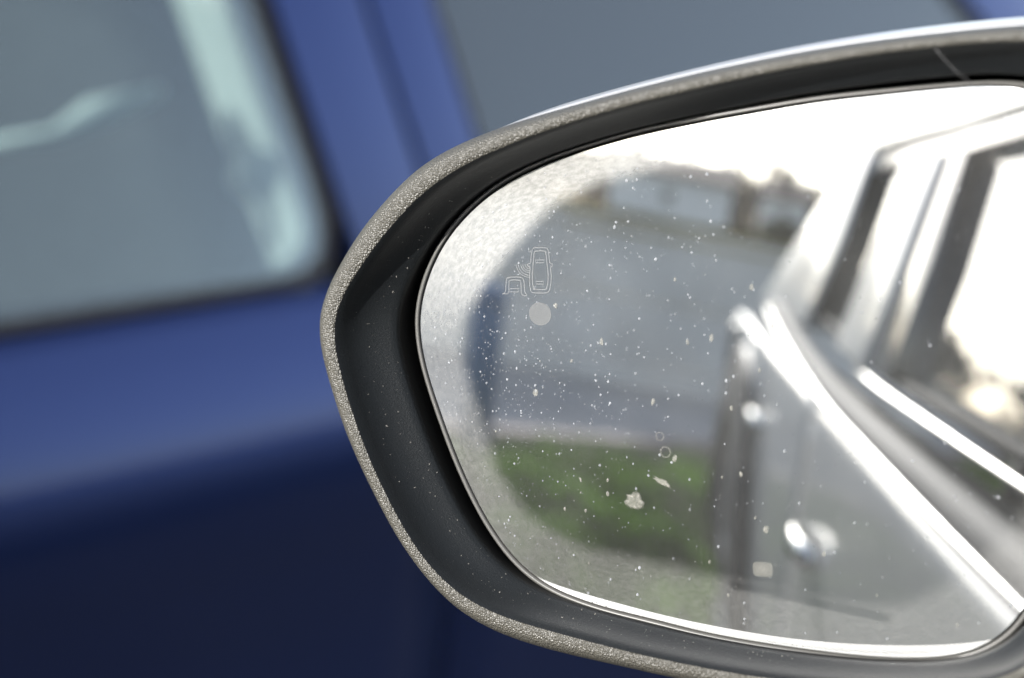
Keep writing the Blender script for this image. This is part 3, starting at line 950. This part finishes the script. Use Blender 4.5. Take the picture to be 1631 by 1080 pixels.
# painted shell
rings = [ring(lambda k: RO[k] - .9, .8), ring(lambda k: RO[k] + .1, 2.2), ring(lambda k: RO[k] + BULGE[k] * .45, -1.0)]
for z, f, c in ((-6, .80, 1), (-11, .96, 1), (-14, 1.0, 1), (-20, .9, .995), (-28, .3, .98), (-42, 0, .93), (-56, 0, .84), (-68, 0, .70), (-77, 0, .52), (-83, 0, .30), (-85.5, 0, .1)):
    rings.append(ring(lambda k: RO[k] * c + BULGE[k] * f, z))
loft('housing_shell', rings, 'silver', mirror, True, False, True)
# grained rim
def lerp(k, f):
    return RO[k] + (RI[k] - RO[k]) * f
rings = [ring(lambda k: RO[k] - .8, 2.2), ring(lambda k: RO[k] - .25, 4.4), ring(lambda k: RO[k], 5.8), ring(lambda k: lerp(k, .06), 7.2), ring(lambda k: lerp(k, .17), 8.8),
         ring(lambda k: lerp(k, .32), 10.2), ring(lambda k: lerp(k, .50), 11.0), ring(lambda k: lerp(k, .68), 11.1), ring(lambda k: lerp(k, .80), 10.9), ring(lambda k: lerp(k, .86), 10.5), ring(lambda k: lerp(k, .90), 9.4)]
loft('rim', rings, 'rim', mirror)
# inner bezel wall, sloping in to the recess round the glass
def wl(k, f):
    return RI[k] + (GL[k] - RI[k]) * f
WF = .67
rings = [ring(lambda k: lerp(k, .84), 10.9), ring(lambda k: lerp(k, .94), 10.1), ring(lambda k: wl(k, .02), 8.4), ring(lambda k: wl(k, .09), 6.6), ring(lambda k: wl(k, .20), 4.9), ring(lambda k: wl(k, .38), 3.0),
         ring(lambda k: wl(k, .55), 1.7), ring(lambda k: wl(k, WF - .03), .9), ring(lambda k: wl(k, WF - .01), .5), ring(lambda k: wl(k, WF), -.6)]
loft('bezel', rings, 'bezel', mirror)
rings = [ring(lambda k: wl(k, WF - .002), -.4), ring(lambda k: wl(k, WF - .004), -6), ring(lambda k: wl(k, WF - .03), -20), ring(lambda k: GL[k] * .8, -22), ring(lambda k: GL[k] * .3, -22)]
loft('recess', rings, 'black', mirror, True, False, True)
# lint caught on the bezel
rb = random.Random(5)
V, F = [], []
WH = [(.02, 8.4), (.09, 6.6), (.20, 4.9), (.38, 3.0), (.55, 1.7), (.67, .9)]
for _ in range(260):
    k = int(NA * (.42 + .40 * rb.random())) % NA
    f = rb.uniform(.06, .64)
    for (f0, h0), (f1, h1) in zip(WH, WH[1:]):
        if f0 <= f <= f1:
            h = h0 + (h1 - h0) * (f - f0) / (f1 - f0)
    c = Vector(P3(TH[k], wl(k, f), h + .05))
    s_ = 1e-3 * (.04 + .14 * rb.random() ** 3)
    b0 = len(V)
    st_ = rb.uniform(1, 2.5)
    a0 = rb.uniform(0, 3.14)
    ex, ey = Vector((math.cos(a0), math.sin(a0), 0)), Vector((-math.sin(a0), math.cos(a0), 0))
    V += [c + ex * s_ * st_, c + ey * s_, c - ex * s_ * st_, c - ey * s_, c + Vector((0, 0, s_))]
    F += [(b0, b0 + 1, b0 + 4), (b0 + 1, b0 + 2, b0 + 4), (b0 + 2, b0 + 3, b0 + 4), (b0 + 3, b0, b0 + 4)]
lint = mk('lint', V, F, 'lint', mirror, False)
lint['kind'] = 'stuff'
# glass carrier with its thin lip
def gr(dr, dh):
    out = []
    for k in range(NA):
        r = GL[k] + dr
        x, y = CX + r * math.cos(TH[k]), r * math.sin(TH[k])
        out.append((x * 1e-3, y * 1e-3, (sag(x, y) + dh) * 1e-3))
    return out
loft('glass_carrier', [gr(-6, -9), gr(1.0, -8.5), gr(2.1, -6), gr(2.15, -1.8), gr(1.95, -.8), gr(1.5, -.2), gr(1.1, .05), gr(.75, -.2), gr(.55, -.8), gr(.5, -3)], 'lip', mirror)
# convex glass
fr = [i / 64 * .84 for i in range(65)] + [.84 + .16 * (1 - (1 - i / 40) ** 1.3) for i in range(1, 41)]
V, F = [(CX * 1e-3, 0, sag(CX, 0) * 1e-3)], []
AT = {'from_clean': [-40.], 'from_edge': [60.], 'film': [0.], 'wiped': [0.], 'along': [0.], 'specks': [.3]}
wipe_poly = [(14.5, -50.9), (24, -50.0), (33, -49.9), (42, -50.4), (50, -50.0), (57.8, -48.0), (50, -48.0), (41.2, -48.6), (33, -48.2), (25, -48.6)]
wc = [((wipe_poly[i][0] + wipe_poly[-1 - i][0]) / 2, (wipe_poly[i][1] + wipe_poly[-1 - i][1]) / 2) for i in range(5)]
arc = [0.0]
for k in range(1, NA):
    arc.append(arc[-1] + math.hypot(GL[k] * math.cos(TH[k]) - GL[k - 1] * math.cos(TH[k - 1]), GL[k] * math.sin(TH[k]) - GL[k - 1] * math.sin(TH[k - 1])))
def seg_d(p, a, b):
    ax, ay, bx, by = *a, *b
    t = ((p[0] - ax) * (bx - ax) + (p[1] - ay) * (by - ay)) / ((bx - ax) ** 2 + (by - ay) ** 2)
    t = min(1, max(0, t))
    return math.hypot(p[0] - ax - t * (bx - ax), p[1] - ay - t * (by - ay))
for f in fr[1:]:
    for k in range(NA):
        r = GL[k] * f
        x, y = CX + r * math.cos(TH[k]), r * math.sin(TH[k])
        V.append((x * 1e-3, y * 1e-3, sag(x, y) * 1e-3))
        d = math.degrees(TH[k])
        AT['from_clean'].append(r - CK[k])
        AT['from_edge'].append((GL[k] - r) * .93)
        # thickness of the film round the rim: heavy at the upper outer corner, thin at the bottom
        fs = .13 + .45 * ss(d, 90, 125) * (1 - ss(d, 165, 192)) + .07 * ss(d, 160, 185) * (1 - ss(d, 205, 240))
        AT['film'].append(fs)
        dw = min(seg_d((x, y), wc[i], wc[i + 1]) for i in range(4)) if y < -44 and x > 8 else 9
        AT['wiped'].append(1 - ss(dw, .6, 1.6))
        AT['along'].append(arc[k] / 10.0)
        AT['specks'].append(max(.05, .75 - (x + 58) / 75) if y > -46 else .25)
F = [(0, 1 + k, 1 + (k + 1) % NA) for k in range(NA)]
for i in range(len(fr) - 2):
    for k in range(NA):
        a, b = 1 + i * NA + k, 1 + i * NA + (k + 1) % NA
        F.append((a, a + NA, b + NA, b))
glass = mk('mirror_glass', V, F, 'mirror', mirror)
for n_, vals in AT.items():
    at = glass.data.attributes.new(n_, 'FLOAT', 'POINT')
    at.data.foreach_set('value', vals)
loft('glass_edge', [gr(0, 0), gr(.12, -.15), gr(.15, -2.2)], 'black', glass)

# blind spot symbol etched into the glass: thin ribbons just above the surface
def icon_pt(X, Y):
    px, py = X / 3.6 - 200, Y / 3.6 - 110
    return (-35.5 + px * .157 + py * .0187, 10.88 + px * .0272 - py * .142)
def on_glass(x, y, h=.03):
    return (x * 1e-3, y * 1e-3, (sag(x, y) + h) * 1e-3)
def ribbon(V, F, pts, w=.13, closed=False):
    n = len(pts)
    b = len(V)
    for i, p in enumerate(pts):
        a = pts[i - 1] if (i or closed) else p
        c = pts[(i + 1) % n] if (i < n - 1 or closed) else p
        dx, dy = c[0] - a[0], c[1] - a[1]
        l = math.hypot(dx, dy) or 1
        nx, ny = -dy / l * w, dx / l * w
        V.append(on_glass(p[0] + nx, p[1] + ny))
        V.append(on_glass(p[0] - nx, p[1] - ny))
    for i in range(n if closed else n - 1):
        j = (i + 1) % n
        F.append((b + 2 * i, b + 2 * j, b + 2 * j + 1, b + 2 * i + 1))
def smooth(pts, closed=True, n=4):
    out = []
    m = len(pts)
    for i in range(m if closed else m - 1):
        a = pts[i - 1] if (i or closed) else pts[0]
        b, c = pts[i], pts[(i + 1) % m]
        d = pts[(i + 2) % m] if (closed or i + 2 < m) else c
        for q in range(n):
            t = q / n
            out.append(tuple(.5 * (2 * b[e] + (c[e] - a[e]) * t + (2 * a[e] - 5 * b[e] + 4 * c[e] - d[e]) * t * t + (3 * b[e] - a[e] - 3 * c[e] + d[e]) * t ** 3) for e in (0, 1)))
    if not closed:
        out.append(pts[-1])
    return out
sym = []
car_out = [(672, 262), (678, 240), (696, 233), (745, 233), (763, 240), (770, 262), (777, 318), (790, 326), (790, 338), (780, 345), (785, 400), (778, 462), (768, 486), (745, 492), (695, 492), (672, 486), (664, 462), (661, 400), (664, 345), (652, 338), (652, 326), (666, 318)]
car_in = [(688, 262), (694, 252), (745, 252), (753, 262), (760, 315), (768, 400), (760, 460), (752, 471), (690, 471), (682, 460), (677, 400), (682, 315)]
shield = [(693, 303), (746, 303), (741, 319), (698, 319)]
rear = [(697, 425), (743, 425), (741, 441), (699, 441)]
half_out = [(503, 499), (519, 487), (524, 440), (527, 415), (541, 402), (608, 402), (624, 415), (630, 440), (634, 487), (645, 503), (632, 509), (613, 494), (611, 440), (603, 420), (548, 420), (541, 440), (538, 494), (510, 497)]
bumper = [(548, 468), (598, 468), (596, 487), (548, 487)]
V, F = [], []
for pts in (car_out, car_in, half_out):
    ribbon(V, F, smooth([icon_pt(*p) for p in pts]), .11, True)
for pts in (shield, rear, bumper):
    ribbon(V, F, [icon_pt(*p) for p in pts], .10, True)
for off in (0, 26, 50):
    for o2 in (0, 11):
        arcp = []
        for i in range(9):
            t = i / 8
            a = math.pi * (1 + .02 + .48 * t)
            rr = 78 - off - o2
            arcp.append(icon_pt(662 - rr * math.cos(a - math.pi), 324 + rr * math.sin(a - math.pi)))
        ribbon(V, F, arcp, .09, False)
icon = mk('blind_spot_symbol', V, F, 'icon', glass, False)
icon['label'] = 'etched outline of a car warning of a second car behind it'
dc = icon_pt(721, 613)
V, F = [on_glass(*dc, .04)], []
for k in range(40):
    a = k * math.pi / 20
    V.append(on_glass(dc[0] + 2.85 * math.cos(a), dc[1] + 2.65 * math.sin(a), .04))
for k in range(40):
    F.append((0, 1 + k, 1 + (k + 1) % 40))
disc = mk('warning_lamp', V, F, 'lamp', glass, False)

# dried drops: domes on the glass
def dome(V, F, x, y, rx, ry, h, n=7, jag=.15, rot=0.0, rings=2):
    b = len(V)
    V.append(on_glass(x, y, h))
    cr, sr = math.cos(rot), math.sin(rot)
    js = [1 + random.uniform(-jag, jag) for _ in range(n)]
    for q, hh in (((.72, .75), (1.0, .0)) if rings == 2 else ((1.0, 0.0),)):
        for k in range(n):
            a = 2 * math.pi * k / n
            u, v = rx * q * js[k] * math.cos(a), ry * q * js[k] * math.sin(a)
            V.append(on_glass(x + u * cr - v * sr, y + u * sr + v * cr, .012 + h * hh))
    for k in range(n):
        F.append((b, b + 1 + k, b + 1 + (k + 1) % n))
        if rings == 2:
            F.append((b + 1 + k, b + 1 + n + k, b + 1 + n + (k + 1) % n, b + 1 + (k + 1) % n))
def inside(x, y, m=1.5):
    t = math.atan2(y, x - CX)
    return math.hypot(x - CX, y) < rad(GLASS, t) - m
V, F, CLR = [], [], []
rs = random.Random(11)
cnt = 0
while cnt < 2000:
    x, y = rs.uniform(-66, 86), rs.uniform(-64, 68)
    if not inside(x, y):
        continue
    dens = math.exp(-max(0, x + 45) / 30) * (1.0 if y > -30 else .55) + .05
    if rs.random() > dens:
        continue
    s = .09 + .26 * rs.random() ** 3.0
    if x > -20:
        s *= 1.25
    n0 = len(V)
    dome(V, F, x, y, s, s * rs.uniform(.9, 1.4), s * .45, 6, .12)
    q = 1 - (.10 + .52 * rs.random() ** 2.0)
    CLR += [q * .9] + [q] * 6 + [1.0] * 6
    cnt += 1
dust = mk('dust_specks', V, F, 'dust', glass)
dust['kind'] = 'stuff'
dust.data.attributes.new('clear', 'FLOAT', 'POINT').data.foreach_set('value', CLR)
BIG = [(-5.88, -35.79, 2.4), (0.14, -30.03, 2.4), (14.71, 17.08, 1.2), (7.23, 4.45, 1.2), (-18.41, -1.28, 1.2), (-1.76, -19.77, 1.05), (-19.56, -33.9, 0.75), (-19.22, -36.83, 0.45), (-12.96, -32.45, 0.75), (-12.58, -35.64, 0.9), (-17.51, -40.66, 0.9), (-22.7, -41.39, 0.75), (17.99, -24.3, 1.05), (25.25, -35.41, 1.65), (38.71, -37.99, 1.05), (22.53, -33.41, 0.6), (2.4, -23.99, 1.5), (-4.38, -12.32, 1.05), (-30.7, 4.89, 1.2), (-33.25, -15.89, 1.8), (13.9, -10.13, 0.9), (1.89, 2.48, 1.05), (20.53, 9.37, 0.9), (13.81, -25.91, 0.6), (-15.34, -52.89, 0.45), (18.63, -52.35, 0.6), (51.44, -44.52, 0.6), (13.37, -45.75, 0.75), (69.15, -47.05, 0.6), (-42.29, -27.07, 0.6), (-25.22, -6.94, 0.75), (-33.02, -8.44, 0.45), (-2.92, 15.75, 0.75), (19.1, -0.65, 0.75), (0.02, -23.03, 1.35)]
for i, (x, y, r) in enumerate(BIG):
    V, F = [], []
    if i == 0:
        dome(V, F, x, y, 2.3, 2.1, .18, 17, .22, .4)
    elif i in (1,):
        dome(V, F, x, y, 2.5, .8, .12, 15, .3, -.25)
    elif i in (5, 34):
        n = 22
        for k in range(n):
            a = 2 * math.pi * k / n
            for rr in (r * .75, r):
                V.append(on_glass(x + rr * math.cos(a), y + rr * math.sin(a), .06))
        for k in range(n):
            F.append((2 * k, 2 * k + 1, 2 * ((k + 1) % n) + 1, 2 * ((k + 1) % n)))
    else:
        dome(V, F, x, y, r * .42, r * rs.uniform(.5, .85), .12, 9, .25, rs.uniform(-.3, .3))
    dd = mk('dried_drop_and_glint', V, F, 'splash_glint', glass)
    nv = len(V)
    if i in (5, 34):
        cl = [.85] * nv
    else:
        m_ = (nv - 1) // 2
        cl = [rs.uniform(.55, .75)] + [rs.uniform(.45, .8) for _ in range(m_)] + [rs.uniform(.85, 1.0) for _ in range(m_)]
    dd.data.attributes.new('clear', 'FLOAT', 'POINT').data.foreach_set('value', cl)
# squarish pale patch low on the glass: an out-of-focus glint painted on
V, F = [], []
for k in range(16):
    a = 2 * math.pi * k / 16
    u, v = 2.3 * math.copysign(abs(math.cos(a)) ** .45, math.cos(a)), 1.7 * math.copysign(abs(math.sin(a)) ** .45, math.sin(a))
    V.append(on_glass(25.7 + u * .985 - v * .17, -44.6 + u * .17 + v * .985, .03))
V.append(on_glass(25.7, -44.6, .06))
F = [(16, k, (k + 1) % 16) for k in range(16)]
dd = mk('dried_drop_and_glint', V, F, 'splash_glint', glass)
dd.data.attributes.new('clear', 'FLOAT', 'POINT').data.foreach_set('value', [.82] * 16 + [.7])
# arm that carries the mirror on the door
inv = mirror.matrix_world.inverted()
pts = [(-.10, .035, .955), (-.06, .06, .935), (-.01, .09, .93), (.06, .12, .935)]
tube('arm', [inv @ Vector(p) for p in pts], [.030, .036, .042, .052], 'black', mirror, 16, .8)

# spider thread slung from the upper rim to the glass
MW = mirror.matrix_world.copy()
a_, b_ = Vector((49.5, 72.6, 11.3)) * 1e-3, Vector((56.6, 65.2, .0)) * 1e-3
thread = empty('spider_thread', MW @ b_, 'fine pale spider thread slung from the mirror rim to the glass', 'spider thread')
for dx in (0, 1.1e-3):
    pth = []
    for i in range(9):
        q = i / 8
        p_ = a_.lerp(b_, q) + Vector((dx * q, -.6e-3 * math.sin(math.pi * q), 0))
        pth.append(MW @ p_ - MW @ b_)
    tube('strand', pth, .00006, 'strand', thread, 6)
